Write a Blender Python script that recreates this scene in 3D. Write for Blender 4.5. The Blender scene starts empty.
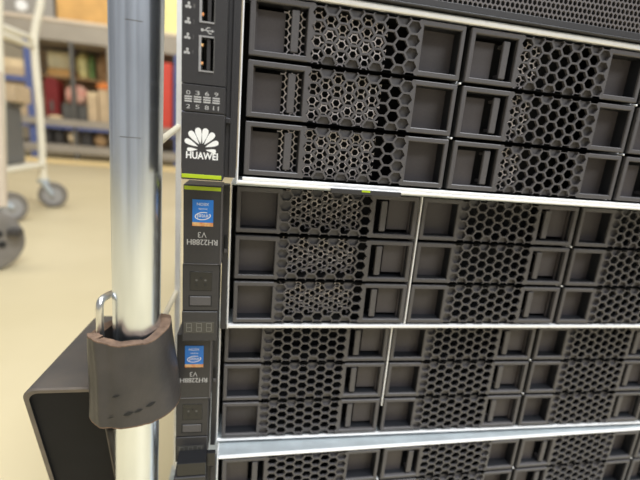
import bpy, bmesh, math, random
from mathutils import Vector, Matrix
random.seed(7)
S = 0.001                                   # everything below is written in millimetres
sc = bpy.context.scene
COL = sc.collection

# ------------------------------------------------------------------ camera calibration (mm)
CAM = (1.768864, -203.707402, -61.209444)
R = ((0.980950, -0.174143, 0.086087), (0.040488, -0.250141, -0.967362), (0.189993, 0.952420, -0.238325))
FPX = 406.107
def ray(px, py):
    c = ((px - 320) / FPX, (py - 240) / FPX, 1.0)
    return tuple(sum(R[i][j] * c[i] for i in range(3)) for j in range(3))
def at(px, py, Y):                          # point of the photo at distance Y into the room
    d = ray(px, py); t = (Y - CAM[1]) / d[1]
    return Vector((CAM[0] + d[0] * t, Y, CAM[2] + d[2] * t))
# servers: x, z, y, yaw, tilt, roll
SRV = [(0, 0, 0, 0, 0, 0),
       (-3.1309, -88.2249, 19.4153, -0.008147, -0.00038, -0.003757),
       (-7.1776, -173.6564, 28.1129, -0.013359, -0.011403, 0.000805),
       (-5.8549, -260.5225, 15.5084, 0.013733, 0.001189, 0.001643)]
def smat(i):
    x, z, y, yaw, tilt, roll = SRV[i]
    return Matrix.Translation((x, y, z)) @ Matrix.Rotation(roll, 4, 'Y') @ Matrix.Rotation(yaw, 4, 'Z') @ Matrix.Rotation(tilt, 4, 'X')
def loc(i, px, py, dep=0.0):                # local x, z on a plane of server i
    mi = smat(i).inverted()
    o = mi @ Vector(CAM); d = mi.to_3x3() @ Vector(ray(px, py))
    t = (dep - o.y) / d.y; q = o + d * t
    return q.x, q.z

# ------------------------------------------------------------------ materials
def nodes(name):
    m = bpy.data.materials.new(name); m.use_nodes = True
    nt = m.node_tree; b = nt.nodes['Principled BSDF']
    return m, nt, b
def mat(name, col, rough=0.5, metal=0.0, noise=0.0, scale=40.0, bump=0.0, bscale=600.0, col2=None, detail=4, stretch=None, spec=None):
    m, nt, b = nodes(name)
    b.inputs['Base Color'].default_value = (*col, 1); b.inputs['Roughness'].default_value = rough
    b.inputs['Metallic'].default_value = metal
    if spec is not None: b.inputs['Specular IOR Level'].default_value = spec
    tc = nt.nodes.new('ShaderNodeTexCoord'); mp = nt.nodes.new('ShaderNodeMapping')
    nt.links.new(tc.outputs['Object'], mp.inputs['Vector'])
    if stretch: mp.inputs['Scale'].default_value = stretch
    if noise > 0 or col2:
        n = nt.nodes.new('ShaderNodeTexNoise'); n.inputs['Scale'].default_value = scale; n.inputs['Detail'].default_value = detail
        nt.links.new(mp.outputs['Vector'], n.inputs['Vector'])
        r = nt.nodes.new('ShaderNodeValToRGB')
        a = col; c2 = col2 if col2 else tuple(min(1, q * (1 + noise)) for q in col)
        a = col if col2 else tuple(q * (1 - noise) for q in col)
        r.color_ramp.elements[0].position = 0.32; r.color_ramp.elements[1].position = 0.68
        r.color_ramp.elements[0].color = (*a, 1); r.color_ramp.elements[1].color = (*c2, 1)
        nt.links.new(n.outputs['Fac'], r.inputs['Fac']); nt.links.new(r.outputs['Color'], b.inputs['Base Color'])
    if bump > 0:
        n2 = nt.nodes.new('ShaderNodeTexNoise'); n2.inputs['Scale'].default_value = bscale; n2.inputs['Detail'].default_value = 3
        nt.links.new(mp.outputs['Vector'], n2.inputs['Vector'])
        bp = nt.nodes.new('ShaderNodeBump'); bp.inputs['Strength'].default_value = bump; bp.inputs['Distance'].default_value = 0.0006
        nt.links.new(n2.outputs['Fac'], bp.inputs['Height']); nt.links.new(bp.outputs['Normal'], b.inputs['Normal'])
    return m
M = {}
M['plastic'] = mat('charcoal_plastic', (.088, .082, .083), .44, noise=.06, scale=900, bump=.10, bscale=2500)
M['plasticshade'] = mat('recess_shaded_plastic', (.072, .062, .062), .5, noise=.05, scale=900)  # same plastic, darkened: recess shade put into the colour
M['ear'] = mat('ear_plastic', (.034, .032, .033), .45, noise=.05, scale=900, bump=.08, bscale=2500)
M['gloss'] = mat('glossy_black', (.015, .015, .016), .18, noise=.05, scale=60)
M['black'] = mat('interior_black', (.010, .010, .010), .7, noise=.1, scale=80)
M['steel'] = mat('bright_steel', (.86, .83, .78), .30, 1.0, noise=.05, scale=300, stretch=(.1, 1, 1))
M['galv'] = mat('galvanised_sheet', (.56, .61, .63), .5, .55, noise=.10, scale=70, bump=.08, bscale=300, detail=6)
M['lip'] = mat('bare_sheet_edge', (.93, .925, .92), .4, .15, noise=.05, scale=60, stretch=(.2, 1, 1))
M['mesh'] = mat('perforated_steel', (.97, .87, .84), .5, .2, noise=.06, scale=120)
M['bezel'] = mat('grey_bezel_mesh', (.15, .135, .133), .42, .35, noise=.06, scale=400)
M['white'] = mat('white_print', (.85, .85, .84), .6, noise=.02, scale=100)
M['grey'] = mat('grey_print', (.46, .455, .45), .6, noise=.02, scale=100)
M['wallshade'] = mat('shaded_wall_plastic', (.012, .013, .016), .5, noise=.05, scale=100)  # near-black copy of the plastic, painted shade for the window walls
M['display'] = mat('display_window', (.060, .056, .048), .35, noise=.1, scale=300)
M['segment'] = mat('unlit_segments', (.17, .165, .15), .5, noise=.05, scale=300)
M['dimgrey'] = mat('dim_print', (.11, .105, .10), .6, noise=.02, scale=100)
M['green'] = mat('lime_green_strip', (.42, .55, .012), .4, noise=.04, scale=100)
M['blue'] = mat('badge_blue', (.020, .20, .68), .35, noise=.06, scale=120)
M['gold'] = mat('badge_gold', (.80, .60, .28), .4, noise=.35, scale=500, col2=(.75, .22, .06))
M['pole'] = mat('galvanised_tube', (.76, .81, .87), .27, 1.0, noise=.12, scale=60, bump=.10, bscale=260, detail=6, stretch=(1, 1, .22))
M['rod'] = mat('zinc_rod', (.72, .72, .70), .30, 1.0, noise=.06, scale=200)
M['leather'] = mat('worn_leather', (.034, .031, .030), .42, col2=(.056, .049, .045), scale=55, bump=.25, bscale=420, noise=.1)
M['leather_edge'] = mat('leather_raw_edge', (.11, .066, .042), .75, col2=(.20, .125, .08), scale=240, bump=.5, bscale=900, noise=.1)
M['tray'] = mat('dusty_black_plastic', (.060, .055, .052), .55, col2=(.10, .082, .066), scale=30, noise=.1, bump=.06)
M['trayrim'] = mat('scuffed_rim', (.10, .085, .072), .55, col2=(.17, .14, .115), scale=70, noise=.1)
M['traypanel'] = mat('matt_black_panel', (.014, .014, .0155), .75, spec=.2, noise=.12, scale=30)
M['floor'] = mat('cream_floor', (.63, .535, .325), .45, col2=(.70, .60, .385), scale=2.2, noise=.1, detail=8)
M['wall'] = mat('cream_wall', (.62, .54, .40), .8, noise=.05, scale=1.5)
M['whitetube'] = mat('white_painted_tube', (.86, .80, .64), .35, noise=.03, scale=20)
M['pinktube'] = mat('grey_painted_post', (.66, .56, .44), .45, noise=.04, scale=20)
M['rubber'] = mat('grey_rubber', (.20, .18, .155), .6, noise=.1, scale=40)
M['darkrubber'] = mat('dark_rubber', (.045, .040, .036), .6, noise=.1, scale=40)
M['hubgrey'] = mat('hub_grey', (.36, .35, .34), .5, noise=.06, scale=40)
M['red'] = mat('red_paint', (.62, .06, .035), .5, noise=.08, scale=30)
M['benchgrey'] = mat('bench_grey', (.34, .30, .245), .55, noise=.06, scale=6)
M['bingrey'] = mat('bin_grey', (.17, .165, .155), .6, noise=.06, scale=8)
M['boxgrey'] = mat('box_grey', (.30, .28, .25), .55, noise=.05, scale=8)
M['bluepaint'] = mat('blue_paint', (.10, .13, .30), .5, noise=.06, scale=8)
M['card'] = mat('cardboard', (.62, .36, .12), .75, noise=.10, scale=9)
M['cardpale'] = mat('pale_cardboard', (.56, .42, .26), .75, noise=.12, scale=9)
M['creampaper'] = mat('cream_paper', (.86, .76, .46), .8, noise=.08, scale=14)
M['yellowpaper'] = mat('yellow_paper', (.88, .80, .36), .8, noise=.08, scale=14)
M['orange'] = mat('orange_cloth', (.78, .25, .06), .8, noise=.15, scale=14)
M['maroon'] = mat('maroon_vinyl', (.17, .010, .010), .55, noise=.1, scale=14)
M['pink'] = mat('pink_cloth', (.62, .22, .17), .85, col2=(.70, .48, .36), scale=16, noise=.1)
M['leaf'] = mat('green_cloth', (.22, .36, .12), .85, noise=.2, scale=16)
M['tan'] = mat('tan_cloth', (.40, .25, .12), .85, noise=.15, scale=16)
M['beige'] = mat('beige_cloth', (.74, .58, .36), .85, noise=.14, scale=16)
M['darkcase'] = mat('dark_case', (.10, .095, .085), .6, noise=.1, scale=16)
M['plank'] = mat('pale_wood', (.80, .62, .32), .7, noise=.08, scale=7, stretch=(.3, 3, 3))

# ------------------------------------------------------------------ mesh builder
class MB:
    def __init__(s): s.v = []; s.f = []; s.m = []
    def add(s, vs, fs, m=0):
        o = len(s.v); s.v += [tuple(q) for q in vs]
        for f in fs: s.f.append(tuple(o + i for i in f)); s.m.append(m)
        return s
    def quad(s, a, b, c, d, m=0): return s.add([a, b, c, d], [(0, 1, 2, 3)], m)
    def rect(s, x0, x1, z0, z1, y, m=0):            # faces -y
        return s.quad((x0, y, z0), (x1, y, z0), (x1, y, z1), (x0, y, z1), m)
    def frame(s, a, b, ya, yb, m=0):                # a band between two rectangles (x0,x1,z0,z1)
        A = [(a[0], ya, a[2]), (a[1], ya, a[2]), (a[1], ya, a[3]), (a[0], ya, a[3])]
        B = [(b[0], yb, b[2]), (b[1], yb, b[2]), (b[1], yb, b[3]), (b[0], yb, b[3])]
        return s.add(A + B, [(i, (i + 1) % 4, 4 + (i + 1) % 4, 4 + i) for i in range(4)], m)
    def box(s, x0, x1, y0, y1, z0, z1, m=0, bev=0.0, seg=1):
        if bev <= 0:
            vs = [(x, y, z) for z in (z0, z1) for y in (y0, y1) for x in (x0, x1)]
            return s.add(vs, [(0, 2, 3, 1), (4, 5, 7, 6), (0, 1, 5, 4), (2, 6, 7, 3), (0, 4, 6, 2), (1, 3, 7, 5)], m)
        bm = bmesh.new(); bmesh.ops.create_cube(bm, size=1)
        for v in bm.verts: v.co = ((x0 + x1) / 2 + v.co.x * (x1 - x0), (y0 + y1) / 2 + v.co.y * (y1 - y0), (z0 + z1) / 2 + v.co.z * (z1 - z0))
        bmesh.ops.bevel(bm, geom=list(bm.edges), offset=bev, segments=seg, profile=.5, affect='EDGES')
        bm.verts.ensure_lookup_table(); bm.verts.index_update()
        s.add([v.co[:] for v in bm.verts], [[v.index for v in f.verts] for f in bm.faces], m); bm.free(); return s
    def tube(s, path, r, n=14, m=0, caps=True):
        P = [Vector(p) for p in path]; rings = []; up = None
        for i, p in enumerate(P):
            t = (P[min(i + 1, len(P) - 1)] - P[max(i - 1, 0)]).normalized()
            if up is None:
                up = Vector((0, 0, 1)) if abs(t.z) < .9 else Vector((1, 0, 0))
            u = (up - t * up.dot(t)).normalized(); w = t.cross(u); up = u
            rr = r[i] if isinstance(r, (list, tuple)) else r
            rings.append([p + (u * math.cos(a) + w * math.sin(a)) * rr for a in [2 * math.pi * k / n for k in range(n)]])
        vs = [q for g in rings for q in g]; fs = []
        for i in range(len(P) - 1):
            for k in range(n): fs.append((i * n + k, i * n + (k + 1) % n, (i + 1) * n + (k + 1) % n, (i + 1) * n + k))
        if caps: fs += [tuple(range(n))[::-1], tuple((len(P) - 1) * n + k for k in range(n))]
        return s.add(vs, fs, m)
    def lathe(s, c, axis, prof, n=40, m=0):         # prof: (distance along the axis, radius)
        a = Vector(axis).normalized(); u = a.orthogonal().normalized(); w = a.cross(u); c = Vector(c); vs = []; fs = []
        for (h, r) in prof:
            for k in range(n):
                g = 2 * math.pi * k / n; vs.append(c + a * h + (u * math.cos(g) + w * math.sin(g)) * r)
        for i in range(len(prof) - 1):
            for k in range(n): fs.append((i * n + k, i * n + (k + 1) % n, (i + 1) * n + (k + 1) % n, (i + 1) * n + k))
        return s.add(vs, fs, m)
    def poly(s, pts, y, m=0, th=0.0):               # flat outline in x,z facing -y
        n = len(pts); vs = [(x, y, z) for x, z in pts]
        s.add(vs, [tuple(range(n))], m)
        if th: s.add(vs + [(x, y + th, z) for x, z in pts], [(i, (i + 1) % n, n + (i + 1) % n, n + i) for i in range(n)], m)
        return s
    def text(s, body, x0, x1, z0, z1, y, m=0, flip=False):
        cu = bpy.data.curves.new('tmp', 'FONT'); cu.body = body; cu.size = 1; cu.resolution_u = 3; cu.fill_mode = 'FRONT'
        o = bpy.data.objects.new('tmp', cu); COL.objects.link(o)
        dg = bpy.context.evaluated_depsgraph_get(); me = bpy.data.meshes.new_from_object(o.evaluated_get(dg))
        vs = [v.co.copy() for v in me.vertices]; fs = [list(p.vertices) for p in me.polygons]
        bpy.data.objects.remove(o); bpy.data.curves.remove(cu); bpy.data.meshes.remove(me)
        if not vs: return s
        a0 = min(v.x for v in vs); a1 = max(v.x for v in vs); b0 = min(v.y for v in vs); b1 = max(v.y for v in vs)
        out = []
        for v in vs:
            p = (v.x - a0) / (a1 - a0); q = (v.y - b0) / (b1 - b0)
            if flip: p = 1 - p; q = 1 - q
            out.append((x0 + p * (x1 - x0), y, z0 + q * (z1 - z0)))
        return s.add(out, fs, m)
    def mesh(s, name, mats, off=(0, 0, 0), smooth=False):
        me = bpy.data.meshes.new(name)
        me.from_pydata([((v[0] - off[0]) * S, (v[1] - off[1]) * S, (v[2] - off[2]) * S) for v in s.v], [], s.f)
        for k in mats: me.materials.append(M[k])
        me.polygons.foreach_set('material_index', s.m)
        if smooth: me.polygons.foreach_set('use_smooth', [True] * len(s.f))
        me.update(); return me
    def build(s, name, mats, parent=None, off=(0, 0, 0), smooth=False, angle=None):
        if isinstance(mats, str): mats = [mats]
        o = bpy.data.objects.new(name, s.mesh(name, mats, off, smooth)); COL.objects.link(o)
        if parent: o.parent = parent
        else: o.location = Vector(off) * S
        if smooth and angle:
            md = o.modifiers.new('edges', 'EDGE_SPLIT'); md.split_angle = math.radians(angle)
        return o
def tag(o, label, cat, group=None):
    o['label'] = label; o['category'] = cat
    if group: o['group'] = group
    return o
def thing(name, label, cat, l=(0, 0, 0), group=None):
    o = bpy.data.objects.new(name, None); o.empty_display_size = .02; COL.objects.link(o)
    o.location = Vector(l) * S
    return tag(o, label, cat, group)
def structure(o): o['kind'] = 'structure'; return o

# ------------------------------------------------------------------ honeycomb helper
def clip(poly, r):
    x0, x1, z0, z1 = r
    for ax, val, sg in ((0, x0, 1), (0, x1, -1), (1, z0, 1), (1, z1, -1)):
        out = []
        for i in range(len(poly)):
            a = poly[i]; b = poly[(i + 1) % len(poly)]
            da = (a[ax] - val) * sg; db = (b[ax] - val) * sg
            if da >= 0: out.append(a)
            if (da > 0 and db < 0) or (da < 0 and db > 0):
                t = da / (da - db); out.append((a[0] + (b[0] - a[0]) * t, a[1] + (b[1] - a[1]) * t))
        poly = out
        if len(poly) < 3: return []
    return poly
def clipseg(a, b, r):
    t0, t1 = 0.0, 1.0; d = (b[0] - a[0], b[1] - a[1])
    for ax, lo, hi in ((0, r[0], r[1]), (1, r[2], r[3])):
        if abs(d[ax]) < 1e-9:
            if a[ax] < lo or a[ax] > hi: return None
            continue
        u = (lo - a[ax]) / d[ax]; v = (hi - a[ax]) / d[ax]
        if u > v: u, v = v, u
        t0 = max(t0, u); t1 = min(t1, v)
    if t1 - t0 < 1e-6: return None
    return ((a[0] + d[0] * t0, a[1] + d[1] * t0), (a[0] + d[0] * t1, a[1] + d[1] * t1))
def honeycomb(mb, rect, cells, colp, rowp, web, y0, y1, kind, blind=1.6, m=0, mfloor=None, cham=0.0):
    a = colp * 2 / 3; b = rowp / 2; k = (b - web / 2) / b
    for (cx, cz, i, j) in cells:
        H = [(cx + a, cz), (cx + a / 2, cz + b), (cx - a / 2, cz + b), (cx - a, cz), (cx - a / 2, cz - b), (cx + a / 2, cz - b)]
        kd = kind(i, j)
        if kd == 'solid':
            p = clip(H, rect)
            if p: mb.poly(p, y0, m)
            continue
        h = [(cx + (x - cx) * k, cz + (z - cz) * k) for x, z in H]
        for q in range(6):
            n = (q + 1) % 6
            p = clip([H[q], H[n], h[n], h[q]], rect)
            if p: mb.poly(p, y0, m)
            sgm = clipseg(h[q], h[n], rect)
            if sgm:
                e = y0 + blind if kd == 'blind' else y1
                (ax, az), (bx, bz) = sgm
                mb.quad((ax, y0, az), (bx, y0, bz), (bx, e, bz), (ax, e, az), m)
        if kd == 'blind':
            p = clip(h, rect)
            if p: mb.poly(p, y0 + blind, m if mfloor is None else mfloor)

# ------------------------------------------------------------------ drive carrier (one of each part, copied later)
CW, CH = 108.0, 27.2
O = (1.5, 106.5, -26.25, -0.95); W1 = (4.1, 27.7, -23.8, -3.4); W2 = (84.4, 104.2, -23.7, -3.4)
HX = (28.7, 83.7, O[2], O[3]); CF = 0.4
def exp_(r, e): return (r[0] - e, r[1] + e, r[2] - e, r[3] + e)
def carrier_body():
    b = MB(); E1 = exp_(W1, CF); E2 = exp_(W2, CF); I = exp_(O, -CF)
    b.rect(I[0], E1[0], I[2], I[3], 0); b.rect(E1[0], E1[1], I[2], E1[2], 0); b.rect(E1[0], E1[1], E1[3], I[3], 0)
    b.rect(E1[1], HX[0], I[2], I[3], 0); b.rect(HX[1], E2[0], I[2], I[3], 0)
    b.rect(E2[0], E2[1], I[2], E2[2], 0); b.rect(E2[0], E2[1], E2[3], I[3], 0); b.rect(E2[1], I[1], I[2], I[3], 0)
    b.frame(E1, W1, 0, CF); b.frame(E2, W2, 0, CF)
    b.frame(W1, W1, CF, 2.2); b.frame(W1, W1, 2.2, 8.1, 3)  # deeper window walls take the painted-shade plastic
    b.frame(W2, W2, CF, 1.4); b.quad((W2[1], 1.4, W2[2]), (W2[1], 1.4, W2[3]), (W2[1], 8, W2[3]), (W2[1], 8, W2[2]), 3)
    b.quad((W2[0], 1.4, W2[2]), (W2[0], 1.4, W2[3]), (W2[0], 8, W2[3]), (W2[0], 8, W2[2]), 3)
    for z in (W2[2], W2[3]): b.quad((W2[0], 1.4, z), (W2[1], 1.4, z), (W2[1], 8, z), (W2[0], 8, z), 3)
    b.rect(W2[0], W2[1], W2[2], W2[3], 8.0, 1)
    b.quad((O[0], CF, O[2]), (I[0], 0, I[2]), (I[0], 0, I[3]), (O[0], CF, O[3]))
    b.quad((O[1], CF, O[2]), (I[1], 0, I[2]), (I[1], 0, I[3]), (O[1], CF, O[3]))
    for (u, v) in ((I[0], HX[0]), (HX[1], I[1])):
        b.quad((u, 0, I[3]), (v, 0, I[3]), (v, CF, O[3]), (u, CF, O[3]))
        b.quad((u, 0, I[2]), (v, 0, I[2]), (v, CF, O[2]), (u, CF, O[2]))
    b.frame(O, O, 1.8, 24, 2)
    for (u, v) in ((O[0], HX[0]), (HX[1], O[1])):
        for z in (O[2], O[3]): b.quad((u, CF, z), (v, CF, z), (v, 1.8, z), (u, 1.8, z))
    for x in (O[0], O[1]): b.quad((x, CF, O[2]), (x, CF, O[3]), (x, 1.8, O[3]), (x, 1.8, O[2]))
    b.rect(O[0], O[1], O[2], O[3], 24, 2)
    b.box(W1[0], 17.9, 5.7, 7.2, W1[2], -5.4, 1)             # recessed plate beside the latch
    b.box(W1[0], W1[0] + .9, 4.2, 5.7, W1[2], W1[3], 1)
    return b.mesh('drive_carrier', ['plastic', 'plasticshade', 'black', 'wallshade'])
def grille_mesh():
    b = MB(); cells = []; cp, rp = 5.83, 5.9; x0 = 33.1; zc = (O[2] + O[3]) / 2
    for i in range(-1, 10):
        if i % 2 == 0:
            for j in range(4): cells.append((x0 + i * cp, zc + (1.5 - j) * rp, i, j + .5))
        else:
            for j in range(5): cells.append((x0 + i * cp, zc + (2 - j) * rp, i, j))
    def kind(i, j):
        if i in (-1, 9): return 'solid'
        if i == 8: return 'blind'
        if j in (0, 4): return 'blind'
        return 'hole'
    honeycomb(b, HX, cells, cp, rp, 0.95, 0.0, 1.6, kind, 2.2)
    return b.mesh('honeycomb_grille', ['plastic'])
def shield_mesh(xa, xb, yd=8.2):
    b = MB(); r = (xa, xb, -25.6, -1.6); cells = []; cp, rp = 3.1, 3.6
    for i in range(0, 22):
        for j in range(0, 8): cells.append((18.2 + i * cp, -2.6 - j * rp + (rp / 2 if i % 2 else 0), i, j))
    honeycomb(b, r, cells, cp, rp, 0.62, yd, yd + .3, lambda i, j: 'hole')
    return b.mesh('steel_mesh', ['mesh'])
def lever_mesh():
    b = MB(); b.box(20.3, 24.0, 0.7, 2.7, -22.8, -4.8, 0, .35)
    b.box(21.2, 23.0, 2.4, 7.6, -21.9, -20.4, 0); b.box(21.2, 23.0, 2.4, 7.6, -7.2, -5.8, 0)
    return b.mesh('release_lever', ['plastic'])
ME = {'drive_carrier': carrier_body(), 'honeycomb_grille': grille_mesh(), 'steel_mesh': shield_mesh(29.0, 47.0), 'release_lever': lever_mesh()}
WIDE = shield_mesh(17.2, 69.0); MID = shield_mesh(34.0, 80.0, 12.5)
PROTO = {k: bpy.data.objects.new(k, v) for k, v in ME.items()}
first = [True]
def carrier(server, c, r, flip, wide, mesh_):
    o = PROTO['drive_carrier'] if first[0] else PROTO['drive_carrier'].copy()
    COL.objects.link(o); o.parent = server
    if flip:
        o.location = Vector(((c + 1) * CW, 0, -(r + 1) * CH)) * S; o.rotation_euler = (0, math.pi, 0)
    else:
        o.location = Vector((c * CW, 0, -r * CH)) * S; o.rotation_euler = (0, 0, 0)
    for k in ('honeycomb_grille', 'release_lever', 'steel_mesh'):
        if k == 'steel_mesh' and not first[0] and not (mesh_ and c < (2 if wide else 1)): continue
        q = PROTO[k] if first[0] else PROTO[k].copy()
        COL.objects.link(q); q.parent = o
        if k == 'steel_mesh': q.data = (WIDE if wide else MID) if c == 0 else ME['steel_mesh']
    first[0] = False
    return o

# ------------------------------------------------------------------ servers
LAB = ['upright server with white flower logo and two USB ports on its ear',
       'upside-down server second from top, green strip and blue badge directly below the flower logo',
       'upside-down server third from top, blue badge beside the leather sleeve',
       'upright server at the bottom of the stack, below the wide grey metal ledge']
TOP = [3.1, .7, 0.3, 1.7]; BOT = [-85.3, -84.3, -83.5, -84.8]; FLIP = [False, True, True, False]
EY = -15.0                                   # how far the ears stand out in front of the bays
def make_server(i):
    x, z, y, yaw, tilt, roll = SRV[i]
    root = thing('rack_server', LAB[i], 'server', (x, y, z), 'rack servers stacked on the trolley')
    root.rotation_euler = (tilt, roll, yaw)
    t, b_ = TOP[i], BOT[i]
    c = MB()                                  # sheet metal case, open at the front
    c.box(-1.75, -1.1, -.6, 700, b_, t, 1, .12); c.box(434, 435, 0, 700, b_, t, 0)
    c.box(-1.1, 434, 0.0, 700, t - 1.0, t, 0, .2)
    c.box(-1.1, 434, 0.6, 700, b_, b_ + 1.0, 0, .2)
    c.box(-1.1, 434, 698, 700, b_ + 1, t - 1, 0)
    if i == 0:
        c.box(-1.1, 434, -0.3, 3, 0.3, t - .35, 1, .6, 3); c.box(-1.1, 434, .8, 3, t - .5, t, 0)
        c.box(1.0, 434, -0.3, 4, -83.7, -81.9, 1, .4, 2); c.box(-1.1, 434, -.8, 4, b_, -83.8, 1, .5, 2)
    elif i == 3:
        c.box(-1.1, 434, -0.6, 2, 0.4, t, 1, .5, 2)
        c.box(-1.1, 434, 0, 3, b_, -82.0, 1, .4)
    elif i == 2:
        c.box(-1.1, 434, -0.3, 2, -83.3, -82.0, 1, .4, 2)
    else:
        c.box(-1.1, 434, -0.3, 3, b_, -82.1, 1, .6, 2)
    if i == 2: c.box(-1.1, 434, 8, 690, -84.2, b_, 0)
    c.v = [(vx, vy, vz - max(0, vy - 5) * math.tan(tilt)) for vx, vy, vz in c.v]      # the case itself lies level
    c.build('chassis', ['galv', 'lip'], root)
    d = MB(); d.box(-1, 434, 26, 28, b_ + 1, t - 1, 0); d.build('backplane', 'black', root)
    for k in (1, 2, 3):
        dv = MB(); yy = -0.3 if (k == 1 and i in (1, 2)) else 5.0
        zt = -.6 if i < 3 else -.6
        zb = -81.4 if i == 1 else -60.0 if i == 2 else -81.4
        dv.box(k * CW - .35, k * CW + .35, yy, 24, zb, zt, 0)
        for r in range(1, 3):
            if yy > 0: dv.box(k * CW - .6, k * CW + .5, .8, 6, -r * CH - .5, -r * CH + .5, 0, .2)
        dv.build('divider', 'lip', root)
    for col in range(4):
        for row in range(3): carrier(root, col, row, FLIP[i], i == 0, i < 2)
    return root
def ez(i, py, px=200): return loc(i, px, py, EY)[1]
def ex(i, px, py): return loc(i, px, py, EY)[0]
def disp(p, f): return p
def ear_upright(root, i, full):
    e = MB(); xl, xr = -25.5, -7.6
    zt = 3.0 if i == 0 else 1.2
    if i == 3: zcap = at(193, 449, 12.5).z - SRV[3][1]
    z1 = ez(0, 84.5); z2 = ez(0, 112.5); z3 = ez(0, 180)
    u = [(ex(0, 199.3, 20), ex(0, 215.2, 20), ez(0, 22.3), ez(0, 22.3) + 13.4), (ex(0, 198.6, 55), ex(0, 214.6, 55), ez(0, 71.5), ez(0, 35.2))]
    e.box(xl, u[0][0], EY, 4, z1 + .2, zt, 0); e.box(u[0][1], xr, EY, 4, z1 + .2, zt, 0)
    a0, a1 = u[0][0], u[0][1]
    e.box(a0, a1, EY, 4, u[0][3], zt, 0); e.box(a0, a1, EY, 4, u[1][3], u[0][2], 0); e.box(a0, a1, EY, 4, z1 + .2, u[1][2], 0)
    e.box(a0, a1, EY + 8, 4, u[1][2], u[0][3], 1)
    e.box(xl, xr, EY, 4, z2 + .15, z1 - .15, 0, .3); e.box(xl, xr, EY, 4, z3, z2 - .15, 0, .3)
    e.box(xr - .1, -2.3, -2.5, 4, -82.5, zt, 0, .3)
    e.box(xr - .1, -5.4, -4.5, 0, -57.5, -55.0, 0, .3); e.box(-5.6, -4.2, -3.4, 0, -82, -2, 0, .2)
    if i == 3:
        e.box(xl + 1.5, xr, EY + 1.0, -3.4, zt - .1, zcap, 1, .2); e.box(xl + .2, xr, EY, -3.4, zt - .2, zt + 1.2, 0, .3)
        e.box(xr, -2.6, -6, -3.0, zt - .2, zcap - 1, 1, .2)
    ear = e.build('ear', ['ear', 'gloss' if i == 3 else 'black'], root)
    for k in range(2):
        p = MB(); x0, x1, za, zb = u[k]; x0 += .05; x1 -= .05
        p.box(x0, x0 + 1.0, EY - .25, EY + 6, za, zb, 0); p.box(x1 - .35, x1, EY - .15, EY + 6, za, zb, 2)
        p.box(x0 + 1.0, x1 - .35, EY - .25, EY + 6, za, za + .6, 0); p.box(x0 + 1.0, x1 - .35, EY - .25, EY + 6, zb - .6, zb, 0)
        p.box(x0 + 3.2, x0 + 4.6, EY + .5, EY + 6, za + 1.0, zb - 1.0, 1)
        for q in (.25, .75): p.box(x0 + 1.0, x0 + 1.7, EY + .2, EY + 2, za + (zb - za) * q - .5, za + (zb - za) * q + .5, 3)
        p.build('usb_port', ['steel', 'ear', 'dimgrey', 'gold'], ear)
    yP = EY - .06
    if full:
        g = MB()
        for (px, py, n) in ((188.5, 5, '1'), (188, 20.6, '2'), (187.5, 36, '3'), (187, 51, '4')):
            cx, cz = loc(0, px, py, EY)
            for dx, dz in ((0.15, .75), (-.75, -.55), (.6, -.6)):
                g.poly([(cx + dx + .58 * math.cos(q * math.pi / 4), cz + dz + .58 * math.sin(q * math.pi / 4)) for q in range(8)], yP, 0)
            g.poly([(cx - .75, cz - .7), (cx + .6, cz - .7), (cx + .15, cz + .7)], yP + .01, 1)
            g.text(n, cx + 1.9, cx + 2.6, cz - .8, cz + .7, yP, 2)
        g.build('port_legend', ['grey', 'grey', 'dimgrey'], ear)
        g = MB(); cx, cz = loc(0, 207.4, 30.5, EY); w = 3.1
        g.poly([(cx - w, cz - .22), (cx + w, cz - .3), (cx + w, cz + .1), (cx - w, cz + .2)], yP, 0)
        g.poly([(cx - 2.5 + .75 * math.cos(q * math.pi / 4), cz + .75 * math.sin(q * math.pi / 4)) for q in range(8)], yP - .01, 0)
        g.poly([(cx + 2.2, cz - .8), (cx + 3.4, cz - .15), (cx + 2.2, cz + .6)], yP - .01, 0)
        g.poly([(cx - 1.3, cz), (cx - .8, cz), (cx + .3, cz + 1.1), (cx + 1.3, cz + 1.1), (cx + 1.3, cz + 1.5), (cx + .1, cz + 1.5)], yP - .02, 0)
        g.poly([(cx - .3, cz - .1), (cx + .2, cz - .1), (cx + 1.0, cz - 1.1), (cx + 2, cz - 1.1), (cx + 2, cz - 1.6), (cx + .8, cz - 1.6)], yP - .02, 0)
        g.v = [(cx + (a - cx) * .82, y_, cz + (c_ - cz) * .82) for a, y_, c_ in g.v]
        g.build('usb_symbol', ['grey'], ear)
        g = MB()                               # drive numbers with their three bars
        for n, (px, py) in enumerate(((188.3, 92), (197.6, 92.8), (207, 93.6), (216.3, 94.4))):
            cx = ex(0, px, py); dp = py - 92; a = str(3 * n); c = str(3 * n + 2); Z = lambda v: ez(0, v + dp, px)
            g.text(a, cx - .85, cx + .85, Z(94.3), Z(90.2), yP, 0)
            for q in range(3): g.box(cx - 1.5, cx + 1.5, yP, EY + .02, Z(96.9 + q * 2.35), Z(95.5 + q * 2.35), 0)
            hw = .85 if n < 3 else 1.2
            g.text(c, cx - hw, cx + hw, Z(108.2), Z(104.1), yP, 0)
        g.build('drive_legend', ['grey', 'white'], ear)
        g = MB(); ox, oz = loc(0, 201.6, 147.5, EY); L = 8.3
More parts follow.
